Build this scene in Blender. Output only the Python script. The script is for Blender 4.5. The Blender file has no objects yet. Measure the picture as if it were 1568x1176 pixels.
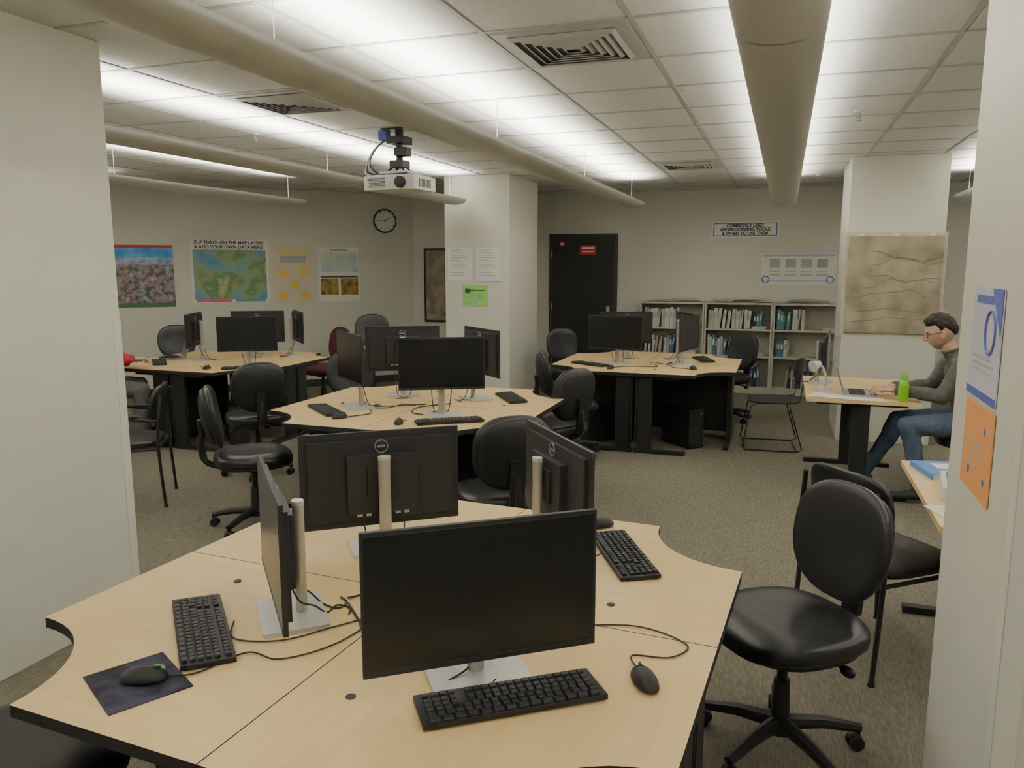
import bpy, math, random
from mathutils import Vector, Matrix, noise
random.seed(7)
SC=bpy.context.scene
COL=SC.collection
R=math.radians

# ---------------------------------------------------------------- materials
def mat(name,col,rough=.6,metal=0.0,spec=.4,col2=None,scale=10,bump=0.0,bscale=60,stretch=(1,1,1),emis=None,estr=0,kind='NOISE',stops=None,detail=4):
    m=bpy.data.materials.new(name); m.use_nodes=True
    nt=m.node_tree; b=nt.nodes['Principled BSDF']
    b.inputs['Base Color'].default_value=(*col,1)
    b.inputs['Roughness'].default_value=rough
    b.inputs['Metallic'].default_value=metal
    b.inputs['Specular IOR Level'].default_value=spec
    tc=nt.nodes.new('ShaderNodeTexCoord'); mp=nt.nodes.new('ShaderNodeMapping')
    mp.inputs['Scale'].default_value=stretch
    nt.links.new(tc.outputs['Object'],mp.inputs['Vector'])
    if col2 is not None or stops:
        if kind=='VORONOI':
            n=nt.nodes.new('ShaderNodeTexVoronoi'); n.inputs['Scale'].default_value=scale
            out=n.outputs['Color']
            sep=nt.nodes.new('ShaderNodeSeparateColor'); nt.links.new(out,sep.inputs[0]); out=sep.outputs[0]
        else:
            n=nt.nodes.new('ShaderNodeTexNoise'); n.inputs['Scale'].default_value=scale; n.inputs['Detail'].default_value=detail
            out=n.outputs['Fac']
        nt.links.new(mp.outputs['Vector'],n.inputs['Vector'])
        r=nt.nodes.new('ShaderNodeValToRGB')
        if stops is None: stops=[(.35,col),(.65,col2)]
        els=r.color_ramp.elements
        while len(els)<len(stops): els.new(.5)
        for e,(p,c) in zip(els,stops):
            e.position=p; e.color=(*c,1)
        nt.links.new(out,r.inputs['Fac']); nt.links.new(r.outputs['Color'],b.inputs['Base Color'])
    if bump>0:
        n2=nt.nodes.new('ShaderNodeTexNoise'); n2.inputs['Scale'].default_value=bscale; n2.inputs['Detail'].default_value=3
        nt.links.new(mp.outputs['Vector'],n2.inputs['Vector'])
        bp=nt.nodes.new('ShaderNodeBump'); bp.inputs['Strength'].default_value=bump; bp.inputs['Distance'].default_value=.01
        nt.links.new(n2.outputs['Fac'],bp.inputs['Height']); nt.links.new(bp.outputs['Normal'],b.inputs['Normal'])
    if emis:
        b.inputs['Emission Color'].default_value=(*emis,1); b.inputs['Emission Strength'].default_value=estr
    return m
WALL=mat('painted_wall',(.70,.685,.60),.7,col2=(.73,.715,.63),scale=1.5,bump=.05,bscale=120)
COLM=mat('painted_column',(.71,.70,.62),.6,col2=(.73,.72,.64),scale=1.5,bump=.05,bscale=120)
GUARD=mat('corner_guard_vinyl',(.78,.77,.69),.45)
CEIL=mat('ceiling_tile',(.62,.62,.59),.9,col2=(.70,.70,.67),scale=90,bump=.15,bscale=150)
TBAR=mat('ceiling_tbar',(.45,.45,.43),.5)
CARPET=mat('carpet',(.175,.15,.105),.95,spec=.1,stops=[(.3,(.155,.143,.105)),(.5,(.205,.190,.143)),(.72,(.265,.245,.19))],scale=16,stretch=(7,1.3,1),bump=.4,bscale=70,detail=8)
MAPLE=mat('maple_laminate',(.80,.57,.27),.38,col2=(.85,.62,.31),scale=3,stretch=(1,9,1),detail=8)
BLK=mat('black_laminate',(.018,.018,.019),.5)
BLKM=mat('black_metal',(.02,.02,.021),.4)
LEATH=mat('black_vinyl',(.016,.016,.018),.33,spec=.5,bump=.08,bscale=90)
PLAST=mat('black_plastic',(.02,.02,.021),.45)
FABM=mat('maroon_fabric',(.10,.02,.025),.85,bump=.2,bscale=200)
SCRN=mat('monitor_screen',(.012,.013,.013),.28,spec=.4)
BACKM=mat('monitor_back',(.022,.023,.024),.5)
SILV=mat('silver_metal',(.50,.49,.45),.35,metal=.6)
SILVB=mat('silver_base',(.62,.61,.58),.35,metal=.2)
LOGO=mat('logo_ring',(.35,.36,.37),.3,metal=.7)
KEYS=mat('key_caps',(.03,.031,.034),.5)
KBODY=mat('keyboard_body',(.014,.014,.015),.5)
RUB=mat('cable_rubber',(.02,.02,.02),.5)
FIX=mat('light_housing',(.60,.61,.58),.4,metal=.15)
EMI=mat('light_diffuser',(.9,.9,.85),.6,emis=(1,.96,.86),estr=4)
WHT=mat('white_plastic',(.72,.72,.69),.4)
PAPER=mat('paper',(.86,.86,.82),.7)
GREYT=mat('printed_text',(.42,.42,.40),.8)
DARKT=mat('printed_dark',(.06,.06,.07),.7)
METG=mat('galvanised',(.35,.36,.36),.4,metal=.5)
DOORM=mat('door_paint',(.020,.021,.024),.5)
FRAMEM=mat('door_frame',(.045,.045,.048),.5)
REDS=mat('red_sign',(.55,.03,.03),.5)
SHELFM=mat('shelf_metal',(.56,.54,.45),.5)
DARKV=mat('vent_dark',(.05,.05,.05),.8)
VENTD=mat('vent_recess',(.14,.14,.13),.8)
VENTM=mat('vent_metal',(.46,.46,.44),.5)
BLUEP=mat('blue_print',(.10,.13,.42),.6)

# ---------------------------------------------------------------- mesh builder
class MB:
    def __init__(s): s.v=[];s.f=[];s.fm=[];s.mats=[];s.T=Matrix.Identity(4)
    def mi(s,m):
        if m not in s.mats: s.mats.append(m)
        return s.mats.index(m)
    def add(s,vs,fs,m):
        o=len(s.v); s.v+= [tuple(s.T@Vector(p)) for p in vs]
        k=s.mi(m)
        for f in fs: s.f.append(tuple(i+o for i in f)); s.fm.append(k)
    def box(s,c,d,m,rz=0,ry=0,rx=0,taper=1):
        Rm=Matrix.Rotation(rz,3,'Z')@Matrix.Rotation(ry,3,'Y')@Matrix.Rotation(rx,3,'X')
        vs=[]
        for z in(-.5,.5):
            t=taper if z>0 else 1
            for x,y in((-.5,-.5),(.5,-.5),(.5,.5),(-.5,.5)):
                vs.append(Vector(c)+Rm@Vector((x*d[0]*t,y*d[1]*t,z*d[2])))
        s.add(vs,[(3,2,1,0),(4,5,6,7),(0,1,5,4),(1,2,6,5),(2,3,7,6),(3,0,4,7)],m)
    def tube(s,pts,r,m,n=8,rs=None,smooth=0,closed_caps=True):
        P=[Vector(p) for p in pts]
        if smooth:
            Q=[];L=len(P)
            for i in range(L-1):
                p0=P[max(i-1,0)];p1=P[i];p2=P[i+1];p3=P[min(i+2,L-1)]
                for k in range(smooth):
                    t=k/smooth
                    Q.append(.5*((2*p1)+(p2-p0)*t+(2*p0-5*p1+4*p2-p3)*t*t+(3*p1-p0-3*p2+p3)*t**3))
            Q.append(P[-1]);P=Q
        L=len(P)
        if rs is None: rs=[r]*L
        vs=[];up=None
        for i in range(L):
            d=(P[min(i+1,L-1)]-P[max(i-1,0)]).normalized()
            if up is None:
                up=Vector((0,0,1)) if abs(d.z)<.9 else Vector((1,0,0))
            a=up-d*up.dot(d)
            if a.length<1e-4: a=d.orthogonal()
            a.normalize();up=a;b=d.cross(a)
            for k in range(n):
                t=2*math.pi*k/n
                vs.append(P[i]+(a*math.cos(t)+b*math.sin(t))*rs[i])
        fs=[]
        for i in range(L-1):
            for k in range(n):
                k2=(k+1)%n
                fs.append((i*n+k,i*n+k2,(i+1)*n+k2,(i+1)*n+k))
        fs.append(tuple(range(n-1,-1,-1)));fs.append(tuple(range((L-1)*n,L*n)))
        s.add(vs,fs,m)
    def cone(s,p0,p1,r0,r1,m,n=14): s.tube([p0,p1],r0,m,n=n,rs=[r0,r1])
    def ell(s,c,r,m,nu=24,nv=14,e1=1,e2=1,rot=None,fn=None):
        def sp(v,e): return math.copysign(abs(v)**e,v)
        c=Vector(c);vs=[]
        for j in range(1,nv):
            ph=-math.pi/2+math.pi*j/nv
            for i in range(nu):
                th=2*math.pi*i/nu
                p=Vector((r[0]*sp(math.cos(ph),e1)*sp(math.cos(th),e2),r[1]*sp(math.cos(ph),e1)*sp(math.sin(th),e2),r[2]*sp(math.sin(ph),e1)))
                vs.append(p)
        vs.append(Vector((0,0,-r[2])));vs.append(Vector((0,0,r[2])))
        if fn: vs=[fn(p) for p in vs]
        if rot: vs=[rot@p for p in vs]
        vs=[c+p for p in vs]
        fs=[]
        for j in range(nv-2):
            for i in range(nu):
                i2=(i+1)%nu
                fs.append((j*nu+i,j*nu+i2,(j+1)*nu+i2,(j+1)*nu+i))
        b=len(vs)-2
        for i in range(nu):
            i2=(i+1)%nu
            fs.append((b,i2,i));fs.append((b+1,(nv-2)*nu+i,(nv-2)*nu+i2))
        s.add(vs,fs,m)
    def capsule(s,p0,p1,r0,r1,m):
        s.cone(p0,p1,r0,r1,m,n=20)
        s.ell(p0,(r0,)*3,m,20,12);s.ell(p1,(r1,)*3,m,20,12)
    def prism(s,out,z0,z1,mt,ms):
        n=len(out)
        vs=[(x,y,z0) for x,y in out]+[(x,y,z1) for x,y in out]
        s.add(vs,[tuple(range(n,2*n))],mt)
        s.add(vs,[tuple(range(n-1,-1,-1))]+[(i,(i+1)%n,(i+1)%n+n,i+n) for i in range(n)],ms)
    def mesh(s,name,ang=35):
        me=bpy.data.meshes.new(name);me.from_pydata(s.v,[],s.f)
        for m in s.mats: me.materials.append(m)
        me.polygons.foreach_set('material_index',s.fm)
        me.polygons.foreach_set('use_smooth',[True]*len(s.f))
        me.update();me.set_sharp_from_angle(angle=R(ang))
        return me
    def obj(s,name,loc=(0,0,0),rz=0,parent=None,bevel=0,ang=35):
        o=bpy.data.objects.new(name,s.mesh(name,ang));COL.objects.link(o)
        o.location=loc;o.rotation_euler=(0,0,rz)
        if parent:o.parent=parent
        if bevel:
            b=o.modifiers.new('bevel','BEVEL');b.width=bevel;b.segments=2;b.limit_method='ANGLE';b.angle_limit=R(40)
        return o
protos={}
def inst(name,builder,loc,rz=0,**kw):
    key=(name,builder.__name__,str(sorted(kw.items(),key=lambda k:k[0])))
    if key not in protos:
        o=builder(name,**kw);protos[key]=o
    else:
        o=protos[key].copy();o.name=name;COL.objects.link(o)
    o.location=loc;o.rotation_euler=(0,0,rz)
    return o
def empty(name,loc=(0,0,0),rz=0):
    e=bpy.data.objects.new(name,None);COL.objects.link(e);e.location=loc;e.rotation_euler=(0,0,rz);e.empty_display_size=.1
    return e

# ---------------------------------------------------------------- people (built first: cheap depsgraph)
SKIN=mat('skin',(.50,.30,.20),.5,col2=(.55,.34,.235),scale=20)
HAIR=mat('dark_hair',(.025,.018,.012),.55,bump=.8,bscale=60,stretch=(3,3,1))
JEAN=mat('denim',(.06,.09,.15),.85,col2=(.10,.14,.21),scale=12,bump=.3,bscale=150)
SHRT=mat('grey_sweater',(.085,.09,.08),.9,col2=(.12,.12,.105),scale=20,bump=.3,bscale=180)
SHOE=mat('shoe',(.02,.02,.022),.5)
EYEW=mat('eye_white',(.75,.73,.70),.3);IRIS=mat('iris',(.05,.03,.02),.2);LIP=mat('lips',(.42,.19,.15),.5)
STUB=mat('stubble',(.41,.25,.17),.7)
def evaluated(mb,name,vox,it):
    me=mb.mesh(name);o=bpy.data.objects.new(name,me);COL.objects.link(o)
    r=o.modifiers.new('r','REMESH');r.mode='VOXEL';r.voxel_size=vox;r.use_smooth_shade=True
    s=o.modifiers.new('s','SMOOTH');s.factor=.5;s.iterations=it
    dg=bpy.context.evaluated_depsgraph_get();dg.update()
    m2=bpy.data.meshes.new_from_object(o.evaluated_get(dg));m2.name=name
    bpy.data.objects.remove(o)
    return m2
def hand(parent,w,f,side,name):
    f=Vector(f).normalized();up=Vector((0,0,1));s=f.cross(up).normalized()*side;n=s.cross(f)*(1 if side>0 else -1)
    if n.z<0:n=-n
    w=Vector(w)
    def P(a,b_,c): return w+f*a+s*b_+n*c
    b=MB()
    rot=Matrix((f,s,n)).transposed()
    b.ell(P(.048,0,0),(.052,.040,.015),SKIN,24,14,rot=rot)
    b.capsule(P(-.03,0,0),P(.02,0,0),.025,.023,SKIN)
    for off,ln,sp in((.030,.92,.006),(.010,1.0,.002),(-.011,.95,-.003),(-.031,.76,-.008)):
        k=[P(.03,off*.7,0),P(.088,off,.003),P(.088+.040*ln,off+sp,.006),P(.088+.063*ln,off+sp*1.5,-.010),P(.088+.076*ln,off+sp*1.6,-.026)]
        rr=[.012,.0105,.009,.0082,.0072]
        for i in range(4): b.capsule(k[i],k[i+1],rr[i],rr[i+1],SKIN)
    k=[P(.012,.022,-.004),P(.042,.047,-.008),P(.070,.056,-.014),P(.092,.052,-.020)];rr=[.014,.0125,.0105,.009]
    for i in range(3): b.capsule(k[i],k[i+1],rr[i],rr[i+1],SKIN)
    me=evaluated(b,name,.003,3);me.materials.clear();me.materials.append(SKIN)
    o=bpy.data.objects.new(name,me);COL.objects.link(o);o.parent=parent
def head(parent,c,pitch,glasses=True,yaw=0,hair=HAIR):
    g=lambda v,m,s: math.exp(-((v-m)/s)**2)
    def shape(x,y,z):
        X,Y,Z=.098*x,.077*y,.120*z
        if z<0: Y*=1-.30*(-z)**1.4
        if x<0 and z<0: X*=1-.45*(-z)**1.2
        if x>0:
            X*=1-.06*z*z
            X+=.026*g(y,0,.15)*g(z,-.28,.13)+.014*g(y,0,.12)*g(z,-.12,.16)
            X-=.012*g(abs(y),.36,.17)*g(z,-.02,.11)
            X+=.006*g(z,.14,.08)*g(y,0,.6)
            X+=.006*g(y,0,.28)*g(z,-.58,.07)
            X+=.012*g(y,0,.35)*g(z,-.86,.15)
            Y+=math.copysign(.004,y)*g(z,-.3,.2)*g(abs(y),.7,.3)
        return Vector((X,Y,Z))
    e=bpy.data.objects.new('head',None);COL.objects.link(e);e.parent=parent;e.location=c;e.rotation_euler=(0,pitch,yaw)
    b=MB();nu,nv=72,56;vs=[];us=[]
    for j in range(nv+1):
        ph=-math.pi/2+math.pi*j/nv
        for i in range(nu):
            th=2*math.pi*i/nu
            u=(math.cos(ph)*math.cos(th),math.cos(ph)*math.sin(th),math.sin(ph));us.append(u);vs.append(shape(*u))
    fs=[(j*nu+i,j*nu+(i+1)%nu,(j+1)*nu+(i+1)%nu,(j+1)*nu+i) for j in range(nv) for i in range(nu)]
    lipf=[];skf=[];stf=[]
    for f in fs:
        u=Vector((0,0,0))
        for k in f:u+=Vector(us[k])
        u/=4
        if u.x>0 and abs(u.y)<.24 and -.63<u.z<-.52: lipf.append(f)
        elif u.x>-.05 and u.z<-.60-.25*u.x*(1-abs(u.y)): stf.append(f)
        else: skf.append(f)
    b.add(vs,skf,SKIN);b.add(vs,lipf,LIP);b.add(vs,stf,STUB)
    for s in(-1,1):
        b.ell((-.003,s*.078,-.012),(.020,.008,.032),SKIN,16,12,rot=Matrix.Rotation(R(-12),3,'Y')@Matrix.Rotation(s*R(-18),3,'Z'))
        b.ell((-.010,s*.080,-.008),(.012,.009,.022),SKIN,12,8)
        b.ell((.076,s*.029,-.004),(.012,.014,.011),EYEW,16,12)
        b.ell((.0862,s*.029,-.004),(.003,.006,.006),IRIS,12,8)
        b.ell((.079,s*.029,.0035),(.0125,.0165,.006),SKIN,14,8)
        b.ell((.088,s*.030,.018),(.006,.019,.0038),hair,14,8)
    b.obj('face',parent=e,ang=80)
    b=MB();hv=[];mk=[]
    for u,v in zip(us,vs):
        x,y,z=u
        line=.50-.95*max(0,-x-.02)-.42*g(x,.02,.16)*min(1,max(0,abs(y)-.5)*4)
        line=max(line,-.62)
        m=(z-line)/.14;m=max(-1,min(1,m));mk.append(m)
        nn=Vector((x,y,z))
        off=-.003+.018*max(0,m)*(1+.5*noise.noise(Vector(u)*7))+(.010*max(0,z)*max(0,x+.3) if m>0 else 0)
        hv.append(v+nn*off+Vector((0,0,.004*max(0,m))))
    hf=[f for f in fs if max(mk[k] for k in f)>0]
    b.add(hv,hf,hair);b.obj('hair',parent=e,ang=80)
    if glasses:
        b=MB()
        for s in(-1,1):
            b.tube([(.094,s*.031+.023*math.cos(t),-.004+.017*math.sin(t)) for t in [2*math.pi*i/20 for i in range(21)]],.002,BLKM,n=6)
            b.tube([(.093,s*.054,.002),(.06,s*.078,.004),(0,s*.082,.004),(-.012,s*.083,-.01)],.002,BLKM,n=6)
        b.tube([(.095,-.009,.001),(.099,0,.004),(.095,.009,.001)],.002,BLKM,n=6)
        b.obj('eyeglasses_frame',parent=e)
def person(name,loc,yaw,P,shirt,pants,hair=HAIR,glasses=True,vox=.009):
    e=empty(name,loc,yaw);b=MB();m=shirt
    V=Vector
    b.ell((0.0,0,.59),(.13,.18,.10),m,28,18)
    b.ell((.015,0,.69),(.125,.165,.13),m,28,18)
    b.ell((.045,0,.82),(.125,.175,.16),m,28,18)
    b.ell((.08,0,.95),(.118,.19,.13),m,28,18)
    b.ell((.11,0,1.03),(.085,.165,.075),m,28,18)
    b.ell((.14,0,1.075),(.068,.085,.045),m,28,18)
    b.capsule((.14,0,1.04),P['neck'],.062,.056,m)
    for s,k in((1,'L'),(-1,'R')):
        sh=V((.12,.185*s,1.005));el=V(P['elbow'+k]);wr=V(P['wrist'+k])
        b.capsule((.11,.09*s,1.03),sh,.072,.070,m)
        b.capsule(sh,el,.068,.052,m);mid=el.lerp(wr,.3)
        b.capsule(el,mid,.052,.050,m);b.capsule(mid,wr,.050,.035,m)
        hp=V((.02,.09*s,.58));kn=V(P['knee'+k]);an=V(P['ankle'+k]);mt=hp.lerp(kn,.5)
        b.capsule(hp,mt,.095,.086,m);b.capsule(mt,kn,.086,.067,m)
        cf=kn.lerp(an,.35)-(0.012*V((1,0,0)))
        b.capsule(kn,cf,.065,.062,m);b.capsule(cf,an,.062,.047,m)
        fd=V(P['toe'+k]);
        b.capsule(an,(an.x-.02,an.y,an.z-.045),.040,.036,m)
        b.capsule((an.x-.03,an.y,an.z-.05),fd,.036,.030,m)
    me=evaluated(b,'body',vox,6)
    me.materials.clear()
    for mm in(shirt,pants,SHOE,SKIN): me.materials.append(mm)
    for p in me.polygons:
        c=p.center;i=0
        if c.z<.10:i=2
        elif c.z<.61 or (c.x>.14 and c.z<.70):i=1
        elif c.z>1.105-(c.x-.14)*.25 and abs(c.y)<.085:i=3
        p.material_index=i;p.use_smooth=True
    for v in me.vertices:
        if v.co.z<1.05: v.co+=v.normal*(.008*noise.noise(v.co*12)+.004*noise.noise(v.co*30))
    o=bpy.data.objects.new('body',me);COL.objects.link(o);o.parent=e
    b=MB();b.tube([(.158+.064*math.cos(t),.064*math.sin(t),1.105-.022*math.cos(t)) for t in [2*math.pi*i/24 for i in range(25)]],.011,shirt,n=8);b.obj('collar',parent=e)
    for s,k in((1,'L'),(-1,'R')):
        wr=V(P['wrist'+k]);el=V(P['elbow'+k]);d=(wr-el).normalized()
        fd=V((1,-s*.15,-.10)).normalized()
        hand(e,wr+d*.02,fd,s,'hand_'+('left' if s>0 else 'right'))
        b=MB();b.cone(wr-d*.02,wr+d*.012,.040,.037,shirt,20);b.obj('cuff_'+k.lower(),parent=e)
    head(e,P['head'],P.get('pitch',R(14)),glasses,hair=hair)
    return e
man=dict(neck=(.185,0,1.125),head=(.245,0,1.225),pitch=R(14),
 elbowL=(.24,.215,.795),wristL=(.50,.085,.805),elbowR=(.24,-.25,.80),wristR=(.50,-.10,.805),
 kneeL=(.44,.20,.575),ankleL=(.33,.14,.115),toeL=(.52,.17,.045),
 kneeR=(.46,-.12,.56),ankleR=(.66,-.16,.13),toeR=(.86,-.19,.06))
person('seated_man',(1.31,6.22,0),R(180),man,SHRT,JEAN)
p2=dict(neck=(.185,0,1.125),head=(.24,0,1.225),pitch=R(10),
 elbowL=(.20,.26,.80),wristL=(.38,.08,.83),elbowR=(.38,-.30,.86),wristR=(.42,-.08,.84),
 kneeL=(.48,.14,.575),ankleL=(.50,.13,.115),toeL=(.68,.15,.045),
 kneeR=(.50,-.16,.57),ankleR=(.46,-.17,.115),toeR=(.64,-.19,.045))
REDC=mat('red_cotton',(.48,.03,.04),.85,bump=.2,bscale=150);CHINO=mat('grey_trousers',(.10,.10,.09),.9,col2=(.13,.13,.12),scale=12)
person('seated_person',(-6.02,5.35,0),R(42),p2,REDC,CHINO,glasses=False,vox=.011)

# ---------------------------------------------------------------- room shell
CZ=2.69
def boxobj(name,lo,hi,m,bevel=0):
    b=MB();c=[(lo[i]+hi[i])/2 for i in range(3)];d=[hi[i]-lo[i] for i in range(3)]
    b.box((0,0,0),d,m);return b.obj(name,c,bevel=bevel)
boxobj('floor',(-9.3,-3.3,-.1),(6.3,11.3,0),CARPET)
boxobj('ceiling',(-9.3,-3.3,CZ),(6.3,11.3,CZ+.1),CEIL)
boxobj('wall_back',(-3.61,11,0),(6.15,11.15,CZ),WALL)
boxobj('wall_return',(-3.61,10.38,0),(-3.46,11,CZ),WALL)
boxobj('wall_alcove',(-5.13,10.38,0),(-3.61,10.53,CZ),WALL)
boxobj('wall_right',(6,-3,0),(6.15,11,CZ),WALL)
boxobj('wall_left',(-9.15,-3,0),(-9,6.63,CZ),WALL)
boxobj('wall_front',(-9.15,-3.15,0),(6.15,-3,CZ),WALL)
WA=math.atan2(.97,1)
b=MB();L=math.hypot(3.87,3.754)
b.box((L/2,.075,CZ/2),(L+.1,.15,CZ),WALL);b.obj('wall_angled',(-9.0,6.626,0),WA)
b=MB();b.box((L/2,-.006,.05),(L,.012,.1),FRAMEM);b.obj('baseboard_angled',(-9.0,6.626,0),WA)
boxobj('baseboard_back',(-2.2,10.988,0),(6,11,.1),FRAMEM)
b=MB()
x=-.64-.65*12
while x<6: 
    if x>-9: b.box((x,4,CZ-.003),(.024,14,.006),TBAR)
    x+=.65
y=3.31-.65*9
while y<11:
    b.box((-1.5,y,CZ-.0025),(15,.024,.005),TBAR); y+=.65
b.obj('ceiling_grid')

def column(x0,x1,y0,y1,guards=()):
    b=MB();w=x1-x0;d=y1-y0
    b.box((0,0,CZ/2),(w,d,CZ-.002),COLM)
    for sx,sy in guards:
        gx=sx*w/2;gy=sy*d/2
        b.box((gx-sx*.02,gy+sy*.0015,.77),(.046,.003,1.33),GUARD)
        b.box((gx+sx*.0015,gy-sy*.02,.77),(.003,.046,1.33),GUARD)
    return b.obj('column',((x0+x1)/2,(y0+y1)/2,0),bevel=.003)
column(-3.63,-2.97,1.92,2.88,[(1,1),(1,-1)])
column(-3.72,-2.93,8.35,9.4)
column(.54,1.36,8.1,9.2)
column(.456,1.12,1.73,2.39,[(-1,-1)])

def vent(name,s=.6):
    b=MB()
    b.box((0,0,-.004),(s,s,.008),VENTM)
    b.box((0,0,-.009),(s*.8,s*.8,.004),VENTD)
    k=s*.80
    while k>.06:
        for a in range(4):
            Rm=Matrix.Rotation(a*math.pi/2,4,'Z');b.T=Rm
            h=k/2
            b.add([(-h,-h,-.012),(h,-h,-.012),(h-.02,-h+.02,-.026),(-h+.02,-h+.02,-.026),(-h,-h,-.010),(h,-h,-.010),(h-.02,-h+.02,-.022),(-h+.02,-h+.02,-.022)],
                  [(0,1,2,3),(7,6,5,4),(0,4,5,1),(3,2,6,7)],VENTM)
        b.T=Matrix.Identity(4)
        k-=.075
    return b.obj(name)
inst('air_vent',vent,(-.965,3.64,CZ))
inst('air_vent',vent,(-.965,8.19,CZ))
inst('air_vent',vent,(-2.92,4.29,CZ))
def sprinkler(name):
    b=MB();b.cone((0,0,0),(0,0,-.008),.035,.03,WHT);b.cone((0,0,-.005),(0,0,-.04),.01,.008,METG)
    b.tube([(-.014,0,-.02),(-.014,0,-.05),(0,0,-.06),(.014,0,-.05),(.014,0,-.02)],.003,METG)
    b.cone((0,0,-.06),(0,0,-.063),.022,.022,METG);return b.obj(name)
for p in((.4,5.74),(-3.9,5.2),(-2.3,7.3),(.3,9.6)): inst('sprinkler_head',sprinkler,(p[0],p[1],CZ))

def fixture(X,y0,y1):
    L=y1-y0;b=MB();n=16;prof=[]
    for i in range(n+1):
        a=math.pi*i/n
        prof.append((-.132*math.cos(a),-.048*math.sin(a)))
    prof+= [(.132,.016),(.124,.016),(.120,.004),(-.120,.004),(-.124,.016),(-.132,.016)]
    m=len(prof)
    vs=[(p[0],-L/2,p[1]) for p in prof]+[(p[0],L/2,p[1]) for p in prof]
    fs=[(i,(i+1)%m,(i+1)%m+m,i+m) for i in range(m)]+[tuple(range(m-1,-1,-1)),tuple(range(m,2*m))]
    b.add(vs,fs,FIX)
    k=-L/2+2.4
    while k<L/2-.3:
        rp=[(q[0]*1.015,q[1]*1.04) for q in prof[:n+1]]
        vs=[(q[0],k-.008,q[1]) for q in rp]+[(q[0],k+.008,q[1]) for q in rp]
        b.add(vs,[(i,i+1,i+1+n+1,i+n+1) for i in range(n)],FIX)
        k+=2.4
    b.box((0,0,.007),(.16,L-.1,.005),EMI)
    k=-L/2+.15
    while k<L/2:
        b.tube([(0,k,.0),(0,k,CZ-2.40)],.0022,SILV,n=6);b.cone((0,k,CZ-2.40-.02),(0,k,CZ-2.40),.012,.03,WHT)
        k+=(L-.3)/max(1,round(L/2.4))
    o=b.obj('linear_light_fixture',(X,(y0+y1)/2,2.40))
    li=bpy.data.lights.new('tube_lamp','AREA');li.shape='RECTANGLE';li.size=.12;li.size_y=L-.1
    li.energy=13.5*L;li.color=(1,.96,.865);li.spread=R(112)
    lo=bpy.data.objects.new('tube_lamp',li);COL.objects.link(lo);lo.parent=o
    lo.location=(0,0,.014);lo.rotation_euler=(math.pi,0,0)
for X,a,c in((-.05,-2.2,9.5),(-1.72,-2.2,9.3),(-3.5,3.0,8.15),(-3.5,-2.2,1.8),(-5.25,-2.2,7.7),(-7.0,-2.2,6.6),(1.75,-2.2,9.5),(3.5,-2.2,9.5)):  # leftmost run is hidden by the column, added for its light
    fixture(X,a,c)

# ---------------------------------------------------------------- desks
SZ=.867;CUT=.33;DH=.74
def corner_desk(name):
    b=MB();g=.0015;S=SZ
    out=[(g,g),(S,g),(S,S-CUT)]
    for i in range(1,12):
        a=-math.pi/2-math.pi/2*i/12
        out.append((S+CUT*math.cos(a),S+CUT*math.sin(a)))
    out+=[(S-CUT,S),(g,S)]
    b.prism(out,DH-.03,DH,MAPLE,BLK)
    b.box((S*.5,.02,.40),(S-.1,.018,.62),BLK)
    b.box((.02,S*.5,.40),(.018,S-.1,.62),BLK)
    for sw in(0,1):
        def q(x,y): return (y,x) if sw else (x,y)
        def bx(x,y,z,dx,dy,dz):
            p=q(x,y);d=q(dx,dy);b.box((p[0],p[1],z),(d[0],d[1],dz),BLKM)
        bx(S-.07,.10,.37,.045,.13,.66)
        bx(S-.07,.24,.02,.05,.46,.035)
        bx(S-.07,.20,.695,.04,.38,.028)
    b.cone((.55,.14,DH),(.55,.14,DH+.003),.012,.012,DARKV)
    return b.obj(name,bevel=.002)
clusters={1:((-.98,1.97),-3.5),2:((-2.33,4.82),0),3:((-5.33,6.5),0),4:((-1.24,7.74),0)}
def desks(k):
    (cx,cy),a=clusters[k]
    for i in range(4): inst('corner_desk',corner_desk,(cx,cy,0),R(a)+i*math.pi/2)
for k in clusters: desks(k)

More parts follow.
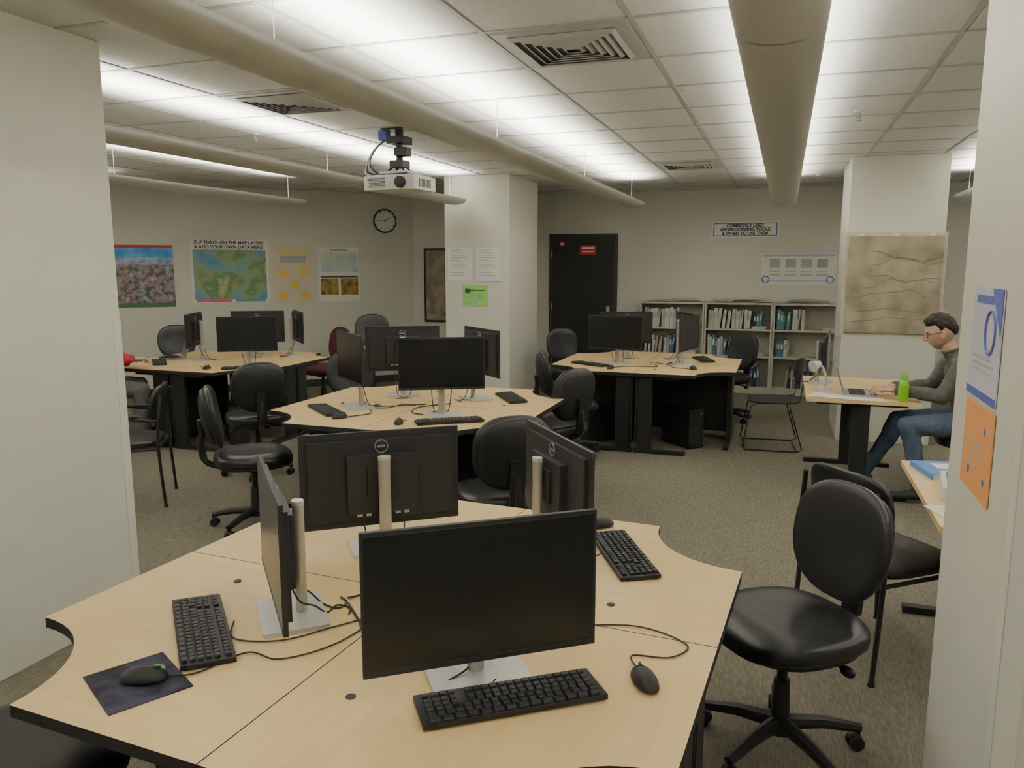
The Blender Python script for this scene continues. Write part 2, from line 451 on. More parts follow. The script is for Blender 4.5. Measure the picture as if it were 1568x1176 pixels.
# ---------------------------------------------------------------- monitors, keyboards, mice
def monitor(name,h=.235):
    b=MB();W=.545;H=.33
    b.box((0,0,h),(.012,W,H),BACKM)
    b.box((.0062,0,h+.003),(.002,W-.014,H-.024),SCRN)
    b.box((.0062,0,h-H/2+.008),(.003,W-.004,.014),BACKM)
    b.box((-.012,0,h),(.014,W-.05,H-.05),BACKM,)
    b.box((-.03,0,h-.01),(.03,.24,.20),BACKM)
    b.box((-.047,0,h),(.012,.11,.11),PLAST)
    top=h+.08
    out=[(-.072+.016*math.cos(t*math.pi/8),.021*math.sin(t*math.pi/8)) for t in range(16)]
    b.prism(out,.01,top,SILV,SILV)
    b.prism([( -.072+(x+.072)*1.04,y*1.04) for x,y in out],top,top+.012,SILVB,SILVB)
    o2=[]
    for sx,sy in((1,1),(-1,1),(-1,-1),(1,-1)):
        for k in range(5):
            a={(1,1):0,(-1,1):90,(-1,-1):180,(1,-1):270}[(sx,sy)]+k*22.5
            o2.append((-.045+sx*.075+.012*math.cos(R(a)),sy*.105+.012*math.sin(R(a))))
    b.prism(o2,0,.012,SILVB,SILVB)
    ring=[(-.0205,.022*math.cos(t*math.pi/10),h+H/2-.05+.022*math.sin(t*math.pi/10)) for t in range(21)]
    b.tube(ring,.0022,LOGO,n=6)
    b.box((-.0205,0,h+H/2-.05),(.002,.028,.009),LOGO)
    for k in(-.08,-.05,.05,.08): b.box((-.03,k,h-.115),(.02,.018,.012),SILV)
    for s in(-1,1):
        b.tube([(-.035,.07*s,h-.115),(-.06,.065*s,h-.17),(-.10,.05*s,.04),(-.135,.03*s,.006),(-.17,-.01*s,.004),(-.20,.02*s,.004),(-.19,.06*s,.004)],.0028,RUB,n=6,smooth=5)
    return b.obj(name,bevel=.0015)
def keyboard(name):
    b=MB();L=.415;D=.128
    b.box((0,0,.009),(D,L,.012),KBODY,ry=R(2))
    rows=[(.047,20),(.022,20),(.003,20),(-.016,19),(-.035,19),(-.053,14)]
    for r,(x,n) in enumerate(rows):
        for i in range(n):
            y=-L/2+.014+(L-.028)*(i+.5)/n
            if i in (15,) and r<4: continue
            b.box((x,y,.0185-x*.035),(.0155,(L-.028)/n-.0035,.006),KEYS,taper=.86)
    return b.obj(name,bevel=.001)
def mouse(name):
    b=MB()
    def fn(p): 
        if p.z<0:p.z*=.25
        p.y*=1-.12*math.cos(p.x*25)
        return p
    b.ell((0,0,.008),(.055,.032,.028),PLAST,24,14,fn=fn)
    b.box((.03,0,.033),(.016,.005,.006),KEYS)
    return b.obj(name)
def mon(x,y,deg,h=.235): inst('computer_monitor',monitor,(x,y,DH),R(deg),h=h)
def kb(x,y,deg): inst('computer_keyboard',keyboard,(x,y,DH),R(deg))
def ms(x,y,deg,z=DH): inst('computer_mouse',mouse,(x,y,z),R(deg))
mon(-.605,1.545,-53);mon(-1.275,1.69,222);mon(-1.28,2.31,128);mon(-.69,2.45,39)
kb(-.53,1.515,126);kb(-1.41,1.56,45);kb(-.465,2.46,207)
ms(-.26,1.683,120);ms(-.60,2.72,220)
b=MB();b.box((0,0,.0015),(.21,.18,.003),mat('mousepad_cloth',(.03,.03,.045),.8,stops=[(.4,(.015,.015,.025)),(.6,(.05,.045,.08))],scale=14),)
b.ell((-.03,.055,.0032),(.022,.016,.0008),mat('mousepad_green',(.08,.42,.07),.7))
b.ell((-.0,.045,.0032),(.016,.012,.0008),bpy.data.materials['mousepad_green'])
b.obj('mouse_pad',(-1.375,1.305,DH),R(-29))
ms(-1.36,1.31,25,DH+.003)
def cable(name,pts,r=.0022):
    b=MB();b.tube([(x,y,DH+z) for x,y,z in pts],r,RUB,n=6,smooth=8);b.obj(name)
cable('keyboard_cable',[(-.585,1.57,.012),(-.61,1.50,.004),(-.70,1.50,.004),(-.66,1.60,.02),(-.74,1.75,.004),(-.95,1.85,.004),(-1.05,1.95,.004)])
cable('mouse_cable',[(-.285,1.73,.01),(-.31,1.80,.004),(-.22,1.82,.004),(-.19,1.90,.004),(-.33,1.96,.004),(-.55,1.90,.004),(-.75,1.95,.004)])
cable('keyboard_cable',[(-1.355,1.62,.012),(-1.30,1.55,.004),(-1.18,1.58,.004),(-1.10,1.68,.004),(-1.02,1.80,.004),(-.98,1.95,.004)])
cable('mouse_cable',[(-1.31,1.335,.012),(-1.27,1.38,.004),(-1.22,1.50,.004),(-1.12,1.50,.004),(-1.03,1.63,.004),(-1.0,1.88,.004)])
cable('keyboard_cable',[(-.53,2.43,.012),(-.60,2.30,.004),(-.70,2.2,.004),(-.85,2.1,.004),(-.95,2.02,.004)])
cable('power_cable',[(-1.13,1.83,.006),(-1.05,1.75,.004),(-.98,1.68,.006),(-.9,1.74,.004),(-.8,1.72,.004),(-.72,1.68,.004)],.003)
cable('power_cable',[(-1.25,2.2,.006),(-1.15,2.05,.004),(-1.05,2.12,.004),(-.9,2.0,.006),(-.82,2.2,.004)],.003)
cable('power_cable',[(-1.15,1.86,.006),(-1.08,1.93,.004),(-1.0,1.86,.006),(-.92,1.95,.004),(-.86,1.86,.004)],.003)
def fill(k,mons,kbs,mss,h=.29):
    (cx,cy),a=clusters[k]
    for x,y,d in mons: mon(cx+x,cy+y,d,h)
    for x,y,d in kbs: kb(cx+x,cy+y,d)
    for x,y,d in mss: ms(cx+x,cy+y,d)
fill(2,[(.32,-.38,-62),(-.40,-.28,228),(-.32,.34,118),(.30,.36,48)],[(.42,-.5,125),(-.50,-.43,50),(.5,.42,215)],[(-.28,-.62,60),(.15,-.65,110)],h=.345)
fill(3,[(.55,-.38,-60),(-.27,-.15,205),(.07,.42,118),(.48,.55,45)],[(.6,-.5,130),(-.45,-.45,45)],[(.3,-.66,100),(-.62,-.2,60)],h=.31)
fill(4,[(-.28,-.33,262),(.40,-.12,-12),(-.30,.34,110),(.30,.36,25)],[(-.5,-.42,60),(.5,.3,200)],[(-.25,-.66,80),(.48,-.45,120)],h=.31)
for pts in([(-2.0,4.3,.004),(-2.1,4.45,.004),(-2.25,4.5,.004),(-2.3,4.7,.004),(-2.15,4.9,.004)],[(-2.7,4.55,.004),(-2.5,4.6,.004),(-2.45,4.75,.004),(-2.3,4.8,.004)],[(-2.58,4.25,.004),(-2.5,4.4,.004),(-2.6,4.6,.004),(-2.35,4.75,.004)],
    [(-1.5,7.15,.004),(-1.35,7.3,.004),(-1.1,7.35,.004),(-1.2,7.6,.004)],[(-.8,7.3,.004),(-.95,7.35,.004),(-1.0,7.5,.004),(-1.2,7.7,.004)]): cable('keyboard_cable',pts,.003)

def tower(name):
    b=MB();b.box((0,0,.19),(.40,.17,.36),PLAST);b.box((.201,0,.19),(.004,.15,.34),BLKM)
    for i in range(8): b.box((.204,0,.06+i*.022),(.003,.12,.006),DARKV)
    for sx in(-1,1):
        for sy in(-1,1): b.box((sx*.15,sy*.06,.006),(.03,.03,.012),BLKM)
    b.cone((.203,.05,.33),(.207,.05,.33),.008,.008,LOGO);return b.obj(name,bevel=.004)
for x,y,d in((-.85,7.40,-45),(-1.62,7.36,225),(-1.97,4.46,-45),(-4.97,6.14,-45),(-5.69,6.14,225),(-.62,2.30,42)): inst('computer_tower',tower,(x,y,0),R(d))

# ---------------------------------------------------------------- chairs
def task_chair(name,m=None,raise_=0,arms=False):
    b=MB();m=m or LEATH;z=raise_
    def seatfn(p):
        if p.z>0: p.z-=.012*max(0,1-(p.x**2+p.y**2)/.035)
        if p.x>.15: p.z-=(p.x-.15)*.25
        return p
    b.ell((0,0,.475+z),(.245,.25,.05),m,40,16,e1=.6,e2=.75,fn=seatfn)
    b.ell((0,0,.437+z),(.225,.23,.02),PLAST,32,8,e1=.4,e2=.75)
    tilt=Matrix.Rotation(R(-10),3,'Y')
    def bf(p):
        w=1-.10*max(0,-p.z/.2)**1.5
        p.y*=w
        p.x+= .9*p.y*p.y -.02*math.cos(p.z*9)
        return p
    b.ell((-.235,0,.745+z),(.038,.215,.205),m,36,20,e1=.8,e2=.66,rot=tilt,fn=bf)
    b.ell((-.262,0,.745+z),(.026,.19,.18),PLAST,32,14,e1=.6,e2=.7,rot=tilt,fn=bf)
    b.tube([(-.08,0,.425+z),(-.2,0,.42+z),(-.29,0,.46+z),(-.315,0,.55+z),(-.30,0,.66+z),(-.285,0,.74+z)],.02,PLAST,n=10,smooth=4,rs=None)
    b.box((-.305,0,.60+z),(.022,.075,.26),PLAST,ry=R(-6))
    b.box((-.02,0,.415+z),(.22,.16,.045),PLAST)
    b.tube([(.02,-.08,.41+z),(.03,-.20,.40+z),(.03,-.26,.385+z)],.006,BLKM,n=8);b.ell((.03,-.27,.383+z),(.013,.03,.01),PLAST,12,8)
    b.tube([(-.06,.08,.41+z),(-.08,.19,.39+z)],.006,BLKM,n=8);b.ell((-.085,.205,.385+z),(.018,.03,.018),PLAST,12,8)
    b.cone((0,0,.22),(0,0,.40+z),.018,.018,BLKM);b.cone((0,0,.09),(0,0,.27+z*.5),.034,.028,PLAST)
    b.cone((0,0,.075),(0,0,.135),.045,.038,PLAST)
    for i in range(5):
        a=2*math.pi*i/5+.3;c,s=math.cos(a),math.sin(a)
        b.tube([(.02*c,.02*s,.11),(.15*c,.15*s,.105),(.29*c,.29*s,.078)],.02,PLAST,n=8,rs=[.028,.023,.017])
        b.cone((.285*c,.285*s,.08),(.285*c,.285*s,.045),.008,.008,BLKM,n=8)
        for k in(-1,1):
            ox,oy=-s*.016*k,c*.016*k
            b.cone((.275*c+ox-s*.008*k,.275*s+oy+c*.008*k,.027),(.275*c+ox+s*.008*k,.275*s+oy-c*.008*k,.027),.026,.026,PLAST,n=16)
        b.ell((.275*c,.275*s,.042),(.024,.024,.016),PLAST,12,8)
    if arms:
        for s in(-1,1):
            b.tube([(0,.18*s,.43+z),(0,.27*s,.45+z),(-.01,.28*s,.56+z),(-.01,.28*s,.66+z)],.014,PLAST,n=8,smooth=3)
            b.ell((0,.28*s,.67+z),(.13,.035,.018),PLAST,20,10,e2=.7)
    return b.obj(name)
def tc(x,y,d,name='office_chair',**k): inst(name,task_chair,(x,y,0),R(d),**k)
tc(.06,2.70,220)
tc(-1.40,3.86,125)
tc(-3.20,4.10,38)
tc(-4.02,5.22,135)
tc(-1.63,5.64,150,arms=True)
tc(-2.32,8.80,315)
tc(-1.76,6.66,25)
tc(-.55,8.78,228)
tc(-4.72,8.40,300,raise_=.14)
tc(-6.68,7.30,315,raise_=.04)
tc(-5.02,7.75,240,m=FABM,raise_=.03)
tc(-3.42,5.80,315)
tc(-1.76,1.30,47)
tc(1.33,6.21,180)
tc(-6.04,5.33,42)

def guest_chair(name,arms=True):
    b=MB()
    b.ell((0,0,.45),(.235,.235,.03),LEATH,36,12,e1=.5,e2=.45)
    def bf(p): p.x+=.7*p.y*p.y; return p
    b.ell((-.245,0,.72),(.02,.225,.135),LEATH,36,12,e1=.6,e2=.45,rot=Matrix.Rotation(R(-10),3,'Y'),fn=bf)
    for s in(-1,1):
        b.tube([(-.27,.235*s,0),(-.245,.235*s,.42),(-.255,.235*s,.60),(-.275,.2*s,.80)],.011,BLKM,n=8,smooth=3)
        b.tube([(.24,.235*s,0),(.225,.235*s,.40),(.20,.245*s,.63),(.10,.245*s,.655),(-.25,.245*s,.62)] if arms else [(.24,.235*s,0),(.22,.235*s,.43)],.011,BLKM,n=8,smooth=3)
        b.tube([(-.245,.235*s,.42),(.225,.235*s,.42)],.010,BLKM,n=8)
        if arms: b.ell((0.0,.245*s,.66),(.15,.025,.014),PLAST,20,8,e2=.7)
    for x in(-.24,.22): b.tube([(x,-.235,.42),(x,.235,.42)],.010,BLKM,n=8)
    for x in(-.27,.24):
        for s in(-1,1): b.cone((x,.235*s,0),(x,.235*s,.02),.015,.013,PLAST)
    return b.obj(name)
inst('guest_chair',guest_chair,(-4.42,4.27,0),R(214))
inst('guest_chair',guest_chair,(.47,3.62,0),R(40),arms=False)
def sled_chair(name):
    b=MB()
    b.ell((0,0,.45),(.22,.23,.014),PLAST,36,10,e1=.5,e2=.4)
    def bf(p): p.x+=.6*p.y*p.y; return p
    b.ell((-.25,0,.72),(.012,.225,.12),PLAST,36,10,e1=.6,e2=.45,rot=Matrix.Rotation(R(-12),3,'Y'),fn=bf)
    for s in(-1,1):
        b.tube([(-.28,.21*s,.82),(-.22,.22*s,.46),(.16,.22*s,.435),(.20,.235*s,.40),(.26,.25*s,.03),(.24,.25*s,.008),(-.22,.25*s,.008),(-.26,.25*s,.03),(-.14,.22*s,.42)],.006,BLKM,n=8)
    for x in(-.22,.24): b.tube([(x,-.25,.01),(x,.25,.01)],.006,BLKM,n=8)
    return b.obj(name)
inst('sled_base_chair',sled_chair,(-.06,7.62,0),R(185))

# ---------------------------------------------------------------- tables right
def rect_table(name,w,d):
    b=MB()
    b.prism([(-w/2,-d/2),(w/2,-d/2),(w/2,d/2),(-w/2,d/2)],DH-.028,DH,MAPLE,MAPLE)
    for sy in(-1,1):
        b.box((0,sy*(d/2-.1),.37),(.12,.04,.66),BLKM);b.box((0,sy*(d/2-.1),.018),(w-.08,.05,.035),BLKM);b.box((0,sy*(d/2-.1),.70),(w-.15,.04,.024),BLKM)
    b.box((-w*.0,0,.50),(.018,d-.24,.36),BLK)
    return b.obj(name,bevel=.002)
o=rect_table('wooden_table',.76,1.22);o.location=(.57,6.60,0)
o=rect_table('wooden_table',.76,1.05);o.location=(.97,3.66,0)
def laptop(name,m=None):
    b=MB();b.box((0,0,.009),(.225,.325,.014),METG);b.box((.02,0,.0165),(.11,.28,.002),KBODY)
    for r in range(5):
        for i in range(13): b.box((-.025+r*.021,-.13+i*.0217,.0185),(.016,.017,.003),KEYS)
    b.box((-.07,0,.0168),(.05,.1,.001),FIX)
    T=Matrix.Translation((.112,0,.014))@Matrix.Rotation(R(18),4,'Y')
    b.T=T;b.box((0,0,.108),(.007,.325,.215),METG);b.box((-.0042,0,.11),(.001,.305,.19),SCRN)
    return b.obj(name,bevel=.0015)
o=laptop('laptop_computer');o.location=(.57,6.29,DH);o.rotation_euler=(0,0,R(178))
o=laptop('laptop_computer');o.location=(-5.95,6.40,DH);o.rotation_euler=(0,0,R(50))
inst('computer_monitor',monitor,(.36,6.80,DH),R(-5),h=.25)
GRN=mat('green_bottle_plastic',(.22,.55,.02),.3)
b=MB()
pr=[(.0,.001),(.033,.001),(.035,.01),(.035,.12),(.033,.135),(.022,.152),(.019,.156),(.019,.165)]
n=24;vs=[];
for r,z in pr:
    for k in range(n): vs.append((r*math.cos(2*math.pi*k/n),r*math.sin(2*math.pi*k/n),z))
b.add(vs,[(j*n+k,j*n+(k+1)%n,(j+1)*n+(k+1)%n,(j+1)*n+k) for j in range(len(pr)-1) for k in range(n)],GRN)
b.cone((0,0,.16),(0,0,.19),.023,.021,GRN,20);b.tube([(-.012,0,.188),(-.01,0,.205),(.01,0,.205),(.012,0,.188)],.004,GRN)
b.obj('water_bottle',(.83,6.03,DH))
b=MB();b.cone((0,0,0),(0,0,.018),.06,.055,WHT,24);b.tube([(0,0,.015),(.0,0,.10),(-.03,0,.17),(-.07,0,.20)],.011,WHT,smooth=4)
b.cone((-.06,0,.205),(-.13,0,.185),.02,.045,WHT,20);b.obj('desk_lamp',(.335,6.45,DH),R(40))
def sheet(name,w=.216,d=.28,m=None,lines=True,z=.0015):
    b=MB();b.box((0,0,z/2),(w,d,z),m or PAPER)
    if lines:
        for i in range(9): b.box((0,d*.4-i*d*.085,z+.0003),(w*.8*(.7+.3*((i*7)%5)/4),.004,.0004),GREYT)
    return b.obj(name)
for k,(x,y,d) in enumerate(((.58,6.10,95),(.36,6.13,80))):
    o=sheet('paper_sheet',lines=False,w=.18 if k==0 else .216);o.location=(x,y if k else 6.085,DH+.0005+k*.003);o.rotation_euler=(0,0,R(d))
b=MB();b.box((0,0,.012),(.19,.25,.022),PAPER);b.box((0,0,.0245),(.2,.26,.003),mat('blue_cover',(.09,.22,.48),.5));b.box((-.097,0,.0125),(.004,.26,.024),bpy.data.materials['blue_cover']);b.box((.02,.03,.0265),(.1,.1,.001),PAPER)
b.obj('hardcover_book',(.74,3.98,DH),R(12))
b=MB();b.box((0,0,.03),(.22,.30,.06),WHT);b.box((0,0,.0605),(.18,.24,.002),BLUEP);b.box((0,-.1505,.03),(.18,.002,.035),bpy.data.materials['blue_cover']);b.obj('cardboard_box',(.78,3.62,DH),R(-8),bevel=.002)
for k,(x,y,d) in enumerate(((.72,3.30,20),(.86,3.26,-10))):
    o=sheet('paper_sheet');o.location=(x,y,DH+.0005+k*.003);o.rotation_euler=(0,0,R(d))

# ---------------------------------------------------------------- wall posters
def poster(name,c,rz,w,h,base,decals=(),t=.003,tape=False):
    b=MB();b.box((0,-t/2,0),(w,t,h),base)
    for k,(x0,z0,x1,z1,m) in enumerate(decals):
        tt=.0006*(1+k*.25)
        b.box((((x0+x1)/2-.5)*w,-t-tt/2,((z0+z1)/2-.5)*h),((x1-x0)*w,tt,(z1-z0)*h),m)
    if tape:
        for sx in(-1,1):
            for sz in(-1,1): b.box((sx*w*.46,-t-.0005,sz*h*.5),(.05,.001,.03),GUARD,ry=.6*sx*sz)
    return b.obj(name,c,rz)
def wallpt(tau,off=.002):
    n=Vector((.97,-1)).normalized()*off
    return (-8.05+tau+n.x,7.55+.97*tau+n.y)
def wposter(name,t0,t1,z0,z1,base,decals=(),**k):
    x,y=wallpt((t0+t1)/2);return poster(name,(x,y,(z0+z1)/2),WA,(t1-t0)*1.393,z1-z0,base,decals,**k)
def text(parent,s,size,loc,m,align='CENTER',ext=.0005,bold=.03):
    c=bpy.data.curves.new('lettering','FONT');c.body=s;c.size=size;c.align_x=align;c.align_y='CENTER';c.extrude=ext;c.space_line=.95;c.offset=size*bold
    c.materials.append(m);o=bpy.data.objects.new('lettering',c);COL.objects.link(o);o.parent=parent;o.location=loc;o.rotation_euler=(R(90),0,0);return o
city=mat('poster_city',(.3,.2,.1),.5,scale=16,detail=10,stops=[(.36,(.03,.10,.06)),(.43,(.10,.12,.18)),(.49,(.30,.16,.13)),(.54,(.42,.30,.25)),(.58,(.10,.16,.26)),(.66,(.50,.44,.40))])
sky=mat('poster_sky',(.04,.25,.60),.5,col2=(.18,.45,.72),scale=5)
red=mat('poster_red',(.55,.04,.03),.5)
grn=mat('poster_green',(.06,.16,.06),.5)
mtn=mat('poster_mountain',(.14,.22,.42),.5,col2=(.45,.50,.60),scale=12)
p=wposter('city_panorama_poster',-.25,.61,1.16,1.945,city,[(0,.78,1,.95,sky),(0,.68,1,.80,mtn),(0,.95,1,1,red),(0,0,1,.07,grn)])
mapm=mat('poster_map',(.1,.3,.4),.45,scale=3.2,detail=8,stops=[(.30,(.05,.17,.34)),(.43,(.14,.33,.42)),(.5,(.28,.34,.14)),(.58,(.09,.24,.13)),(.68,(.50,.46,.20)),(.8,(.5,.35,.2))])
pk=mat('poster_pink',(.75,.12,.20),.5);ylw=mat('poster_yellow',(.80,.58,.10),.5)
p=wposter('map_layers_poster',.758,1.454,1.2,2.02,PAPER,[(.03,.05,.97,.84,mapm),(.05,.01,.5,.06,pk),(.55,.01,.95,.05,mat('poster_teal',(.10,.35,.35),.5))],tape=True)
text(p,'FLIP THROUGH THE MAP LAYERS\n& ADD YOUR OWN DATA HERE!',.058,(0,-.0045,.345),DARKT)
beige=mat('poster_beige',(.72,.62,.48),.6,col2=(.70,.66,.58),scale=3)
p=wposter('star_poster',1.483,1.90,1.14,1.955,beige,[(.15,.87,.85,.92,ylw),(.2,.72,.8,.83,GREYT)])
b=MB()
for sx,sz in((-.14,.03),(.14,.05),(0,-.12),(-.15,-.27),(.15,-.27)):
    pts=[]
    for k in range(10):
        r=.10 if k%2==0 else .045;a=math.pi/2+k*math.pi/5
        pts.append((sx+r*math.cos(a),-.005,sz+r*math.sin(a)))
    b.add(pts+[(q[0],-.003,q[2]) for q in pts],[tuple(range(10))]+[(i,(i+1)%10,(i+1)%10+10,i+10) for i in range(10)],ylw)
o=b.obj('stars',parent=p)
dk=mat('poster_terrain',(.15,.12,.02),.5,scale=9,stops=[(.35,(.06,.05,.02)),(.55,(.45,.30,.04)),(.7,(.20,.16,.05))])
lm=mat('poster_lightmap',(.5,.6,.6),.5,scale=7,stops=[(.35,(.40,.55,.62)),(.55,(.66,.70,.62)),(.7,(.35,.45,.30))])
p=wposter('geography_poster',1.933,2.347,1.19,1.94,PAPER,[(.05,.55,.95,.9,lm),(.05,.12,.47,.42,dk),(.53,.12,.95,.42,dk),(.05,.44,.95,.47,DARKT),(.3,.93,.7,.96,GREYT)])
b=MB();cx,cy=wallpt(2.62)
def ring(mb,r,rr,y,m,n=40): mb.tube([(r*math.cos(2*math.pi*i/n),y,r*math.sin(2*math.pi*i/n)) for i in range(n+1)],rr,m,n=8)
b.cone((0,0,0),(0,-.025,0),.155,.155,PAPER,40);ring(b,.158,.012,-.02,BLKM)
for i in range(12):
    a=2*math.pi*i/12;b.box((.13*math.sin(a),-.026,.13*math.cos(a)),(.008,.002,.025),DARKT,ry=a)
b.box((.03,-.028,.02),(.09,.003,.010),DARKT,ry=R(-25));b.box((-.045,-.030,.0),(.12,.003,.007),DARKT,ry=R(5));b.cone((0,-.026,0),(0,-.034,0),.01,.01,DARKT)
b.obj('wall_clock',(cx,cy,2.31),WA)
brn=mat('antique_map',(.25,.19,.12),.6,scale=6,stops=[(.3,(.16,.12,.08)),(.7,(.40,.33,.24))])
p=poster('framed_map',(-4.62,10.377,1.40),0,.66,1.06,BLK,[(.05,.03,.95,.97,brn)],t=.02)
txt=[(.12,.92-.075*i,.55+.33*((i*5)%4)/4,.935-.075*i,GREYT) for i in range(11)]
poster('notice_sheet',(-3.53,8.347,1.70),0,.30,.375,PAPER,txt)
poster('notice_sheet',(-3.18,8.347,1.70),0,.30,.375,PAPER,txt)
gp=mat('green_paper',(.28,.66,.14),.6)
p=poster('green_notice',(-3.35,8.347,1.345),0,.30,.235,gp,[(.62,.3,.85,.55,GREYT),(.1,.15,.6,.22,GREYT),(.1,.35,.5,.42,GREYT),(.1,.62,.3,.85,DARKT)])
text(p,'THINGS TO KNOW',.022,(.03,-.005,.06),DARKT)
p=poster('geoprocessing_tools_sign',(-.535,10.997,2.16),0,.87,.205,PAPER,[(.03,.08,.97,.13,BLUEP),(.03,.87,.97,.92,BLUEP),(.03,.08,.045,.92,BLUEP),(.955,.08,.97,.92,BLUEP)],tape=True)
text(p,'COMMONLY USED\nGEOPROCESSING TOOLS\n& WHEN TO USE THEM',.056,(0,-.0045,0),DARKT,bold=.045)
lav=mat('lavender_print',(.46,.45,.66),.6)
dec=[(.02,.9,.98,.97,lav),(.02,.1,.98,.14,lav)]
for i in range(4): dec+=[(.12+.21*i,.55,.26+.21*i,.82,METG),(.12+.21*i,.3,.27+.21*i,.33,GREYT),(.12+.21*i,.4,.27+.21*i,.43,GREYT)]
p=poster('workflow_poster',(.155,10.997,1.64),0,.93,.41,PAPER,dec)
b=MB()
for s in(-1,1): b.tube([(s*.40+.045*math.cos(2*math.pi*i/24),-.006,-.14+.045*math.sin(2*math.pi*i/24)) for i in range(25)],.006,BLUEP,n=6)
b.obj('circle_marks',parent=p)
old=mat('aged_map_paper',(.36,.32,.22),.8,scale=5,detail=10,stops=[(.32,(.22,.185,.125)),(.5,(.32,.275,.195)),(.68,(.40,.35,.26))],bump=.5,bscale=9)
clear=mat('plastic_sleeve',(.60,.56,.45),.3)
pline=mat('map_linework',(.17,.14,.10),.8)
b=MB();nx,nz=32,36;vs=[];W_,H_=.80,.90
def tri(t): return abs((t%1)-.5)*2
for j in range(nz+1):
    for i in range(nx+1):
        x=(i/nx-.5)*W_;z=(j/nz-.5)*H_
        y=-.014-.012*noise.noise(Vector((x*5,z*5,1)))-.012*tri(j/nz*2)-.006*tri(i/nx*2+.5)-.004*noise.noise(Vector((x*16,z*16,7)))
        ex=.006*noise.noise(Vector((x*9,z*9,4)))
        vs.append((x+ex,y,z+ex*1.5))
fs=[(j*(nx+1)+i,j*(nx+1)+i+1,(j+1)*(nx+1)+i+1,(j+1)*(nx+1)+i) for j in range(nz) for i in range(nx)]
b.add(vs,fs,old)
def surf(x,z):
    i=min(nx,max(0,round((x/W_+.5)*nx)));j=min(nz,max(0,round((z/H_+.5)*nz)));return vs[j*(nx+1)+i][1]-.003
for q in range(7):
    pts=[];x=-.33+.02*q;z=-.35+.11*q
    for t in range(14):
        pts.append((x,surf(x,z),z));x+=.048;z+=.05*noise.noise(Vector((x*6,q*3.1,2)))
    b.tube(pts,.0016,pline,n=4)
b.box((0,-.001,.01),(.86,.002,.95),clear)
for x in(-.3,0,.3): b.box((x,-.016,.46),(.05,.002,.03),GUARD)
b.obj('wrinkled_wall_map',(.955,8.098,1.51),0,ang=20)
org=mat('orange_paper',(.80,.36,.13),.6);lavp=mat('lavender_paper',(.60,.58,.70),.6,col2=(.64,.63,.72),scale=4)
p=poster('lavender_flyer',(.4545,2.09,1.515),R(-90),.28,.262,lavp,[(.12,.30,.85,.33,GREYT),(.12,.24,.8,.27,GREYT),(.12,.36,.7,.39,GREYT),(.12,.86,.7,.93,BLUEP),(.0,.0,1,.07,BLUEP)])
b=MB();b.tube([(.05+.045*math.cos(2*math.pi*i/24),-.0045,.03+.05*math.sin(2*math.pi*i/24)) for i in range(25)],.003,BLUEP,n=6)
b.add([(.14,-.0042,.131),(.04,-.0042,.131),(.14,-.0042,.02)],[(0,1,2)],BLUEP);b.obj('flyer_marks',parent=p)
p=poster('orange_flyer',(.4545,2.08,1.263),R(-90),.28,.215,org,[(.15,.55,.75,.58,GREYT),(.15,.45,.8,.48,GREYT),(.15,.3,.55,.33,GREYT)])
b=MB()
for x,z,r in((.07,.055,.010),(.09,-.06,.009),(-.06,-.06,.012)): b.ell((x,-.0035,z),(r,.001,r),BLUEP,16,8)
b.obj('flyer_marks',parent=p)

# door
b=MB()
b.box((0,-.01,1.065),(1.0,.03,2.13),FRAMEM);b.box((0,-.028,1.05),(.90,.03,2.08),DOORM)
b.box((.08,-.046,1.905),(.24,.004,.13),REDS);b.box((.08,-.049,1.93),(.18,.002,.03),PAPER);b.box((.08,-.049,1.88),(.18,.002,.015),PAPER)
b.box((-.30,-.046,1.99),(.07,.004,.06),REDS);b.box((-.30,-.049,1.99),(.045,.002,.03),PAPER)
b.box((.38,-.046,1.0),(.05,.006,.22),SILV);b.tube([(.38,-.045,1.02),(.38,-.09,1.02),(.28,-.09,1.02)],.009,SILV)
for z in(.3,1.1,1.85): b.cone((-.455,-.045,z-.05),(-.455,-.045,z+.05),.008,.008,SILV)
b.obj('door_1',(-2.74,10.994,0),0,bevel=.002)
b=MB();b.box((0,-.006,0),(.07,.012,.115),WHT);b.box((0,-.014,0),(.02,.006,.035),WHT);b.obj('light_switch',(-2.13,10.999,1.53),0,bevel=.002)

# ---------------------------------------------------------------- bookshelves
def bookshelf(name):
    b=MB();w=.865;d=.30;h=1.20
    for s in(-1,1): b.box((s*(w/2-.012),0,h/2),(.024,d,h),SHELFM)
    b.box((0,d/2-.004,h/2),(w-.04,.006,h-.03),SHELFM)
    for z in(.08,.49,.845,1.188): b.box((0,0,z),(w-.048,d-.01,.024),SHELFM)
    b.box((0,-d/2+.02,.035),(w-.048,.015,.07),SHELFM)
    return b.obj(name,bevel=.0015)
bcols=[mat('book_%s'%n,c,.6) for n,c in (('white',(.66,.66,.63)),('cream',(.58,.54,.43)),('grey',(.35,.36,.36)),('teal',(.08,.22,.26)),('black',(.03,.03,.03)),('blue',(.08,.13,.3)))]
plans={0:[(.857,.05,.60,.55,0),(.502,.05,.6,.5,3)],1:[(.857,.02,.72,0,0),(.857,.74,.84,4,4),(.502,.02,.44,0,1),(.502,.46,.58,2,3),(.092,.3,.85,0,2)],2:[(.857,.02,.24,3,4),(.857,.26,.40,0,0),(.502,.02,.2,0,1),(.092,.2,.6,2,2)]}
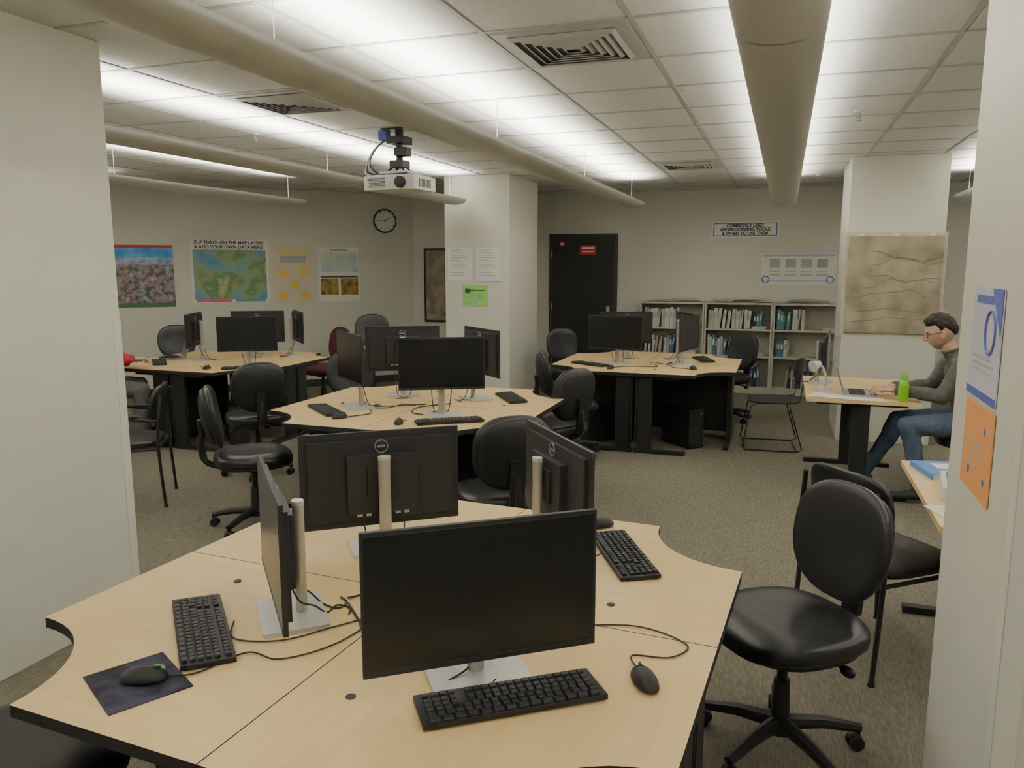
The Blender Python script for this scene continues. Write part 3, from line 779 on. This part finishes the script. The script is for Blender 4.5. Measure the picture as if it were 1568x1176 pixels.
for i in range(3):
    X=-1.86+.4325+.87*i
    inst('bookshelf',bookshelf,(X,10.84,0))
    b=MB()
    for z,f0,f1,_,mode in plans[i]:
        x=-.40+.80*f0
        while x<-.40+.80*f1:
            t=random.uniform(.018,.045);hh=random.uniform(.20,.27);dd=random.uniform(.18,.23)
            if mode==0: m=random.choice(bcols[:2]+[bcols[0]]);hh=random.uniform(.23,.27)
            elif mode==4: m=random.choice(bcols[3:5])
            else: m=random.choice(bcols)
            ln=random.choice([0,0,0,R(6)])
            b.box((x+t/2,-.02,z+hh/2+.003),(t*.94,dd,hh),m,ry=ln)
            b.box((x+t/2,-.02-dd/2-.0008,z+hh*.65),(t*.5,.001,hh*.3),PAPER if m in bcols[3:] else GREYT,ry=ln)
            x+=t+(.02 if ln else 0)
    for k in range(4): b.box((.22,-.02,.509+k*.012+0),(.22,.2,.010),random.choice(bcols[:3]),rz=random.uniform(-.1,.1))
    for k in range(3): b.box((.27,-.02,.864+k*.013),(.18,.22,.011),random.choice(bcols[:3]),rz=random.uniform(-.1,.1))
    b.obj('shelved_books',(X,10.84,0))
    b=MB()
    for k in range(9):
        b.box((random.uniform(-.3,.3),random.uniform(-.03,.03),1.203+k*.006),(random.uniform(.2,.36),.22,.005),random.choice([PAPER,bcols[1],PAPER]),rz=random.uniform(-.15,.15))
    b.obj('paper_stack',(X,10.84,0))

# ---------------------------------------------------------------- projector
b=MB()
b.box((0,0,-.07),(.42,.32,.10),WHT);b.box((0,0,-.017),(.38,.28,.012),WHT)
b.cone((.10,-.16,-.07),(.10,-.185,-.07),.042,.040,PLAST,24);b.cone((.10,-.18,-.07),(.10,-.188,-.07),.03,.03,SCRN,24)
for i in range(7): b.box((-.10,-.161,-.10+i*.010),(.14,.003,.004),DARKV)
for i in range(9): b.box((.211,-.08+i*.02,-.07),(.003,.008,.06),DARKV)
b.box((-.16,-.162,-.045),(.04,.003,.015),BLUEP)
b.box((0,0,.01),(.24,.20,.018),METG)
for sx in(-1,1):
    b.tube([(.10*sx,.08,-.01),(.03*sx,.03,.06)],.007,BLKM);b.tube([(.10*sx,-.08,-.01),(.03*sx,-.03,.06)],.007,BLKM)
b.box((0,0,.075),(.11,.11,.05),PLAST);b.cone((0,0,.09),(0,0,.22),.025,.025,BLKM,16);b.box((0,0,.245),(.14,.14,.05),BLKM)
b.box((.04,-.02,.16),(.10,.08,.06),PLAST)
b.cone((0,0,.26),(0,0,.33),.03,.03,BLKM)
b.box((0,0,.325),(.22,.16,.012),BLKM);b.box((-.14,.02,.29),(.07,.06,.07),BLUEP)
for k in range(5):
    b.tube([(-.12,.05,.28),(-.20-.02*k,.02*k,.20),(-.22-.015*k,-.06,.08-.02*k),(-.17,-.02*k,-.0),(-.10,.05,-.01),(-.03,.02,.07+.02*k),(-.06,.06,.18)],.005,RUB if k%2==0 else WHT,n=6,smooth=6)
b.obj('ceiling_projector',(-2.74,5.35,CZ-.332),R(-4),bevel=.004)

# ---------------------------------------------------------------- world + camera
w=bpy.data.worlds.new('world');SC.world=w;w.use_nodes=True
w.node_tree.nodes['Background'].inputs[0].default_value=(.9,.9,.85,1);w.node_tree.nodes['Background'].inputs[1].default_value=.05
cd=bpy.data.cameras.new('camera');cam=bpy.data.objects.new('camera',cd);COL.objects.link(cam)
cd.sensor_width=36;cd.lens=27.37;cd.clip_start=.05
cam.location=(0,0,1.70);cam.rotation_euler=(R(90-8.73),0,R(19.16))
SC.camera=cam
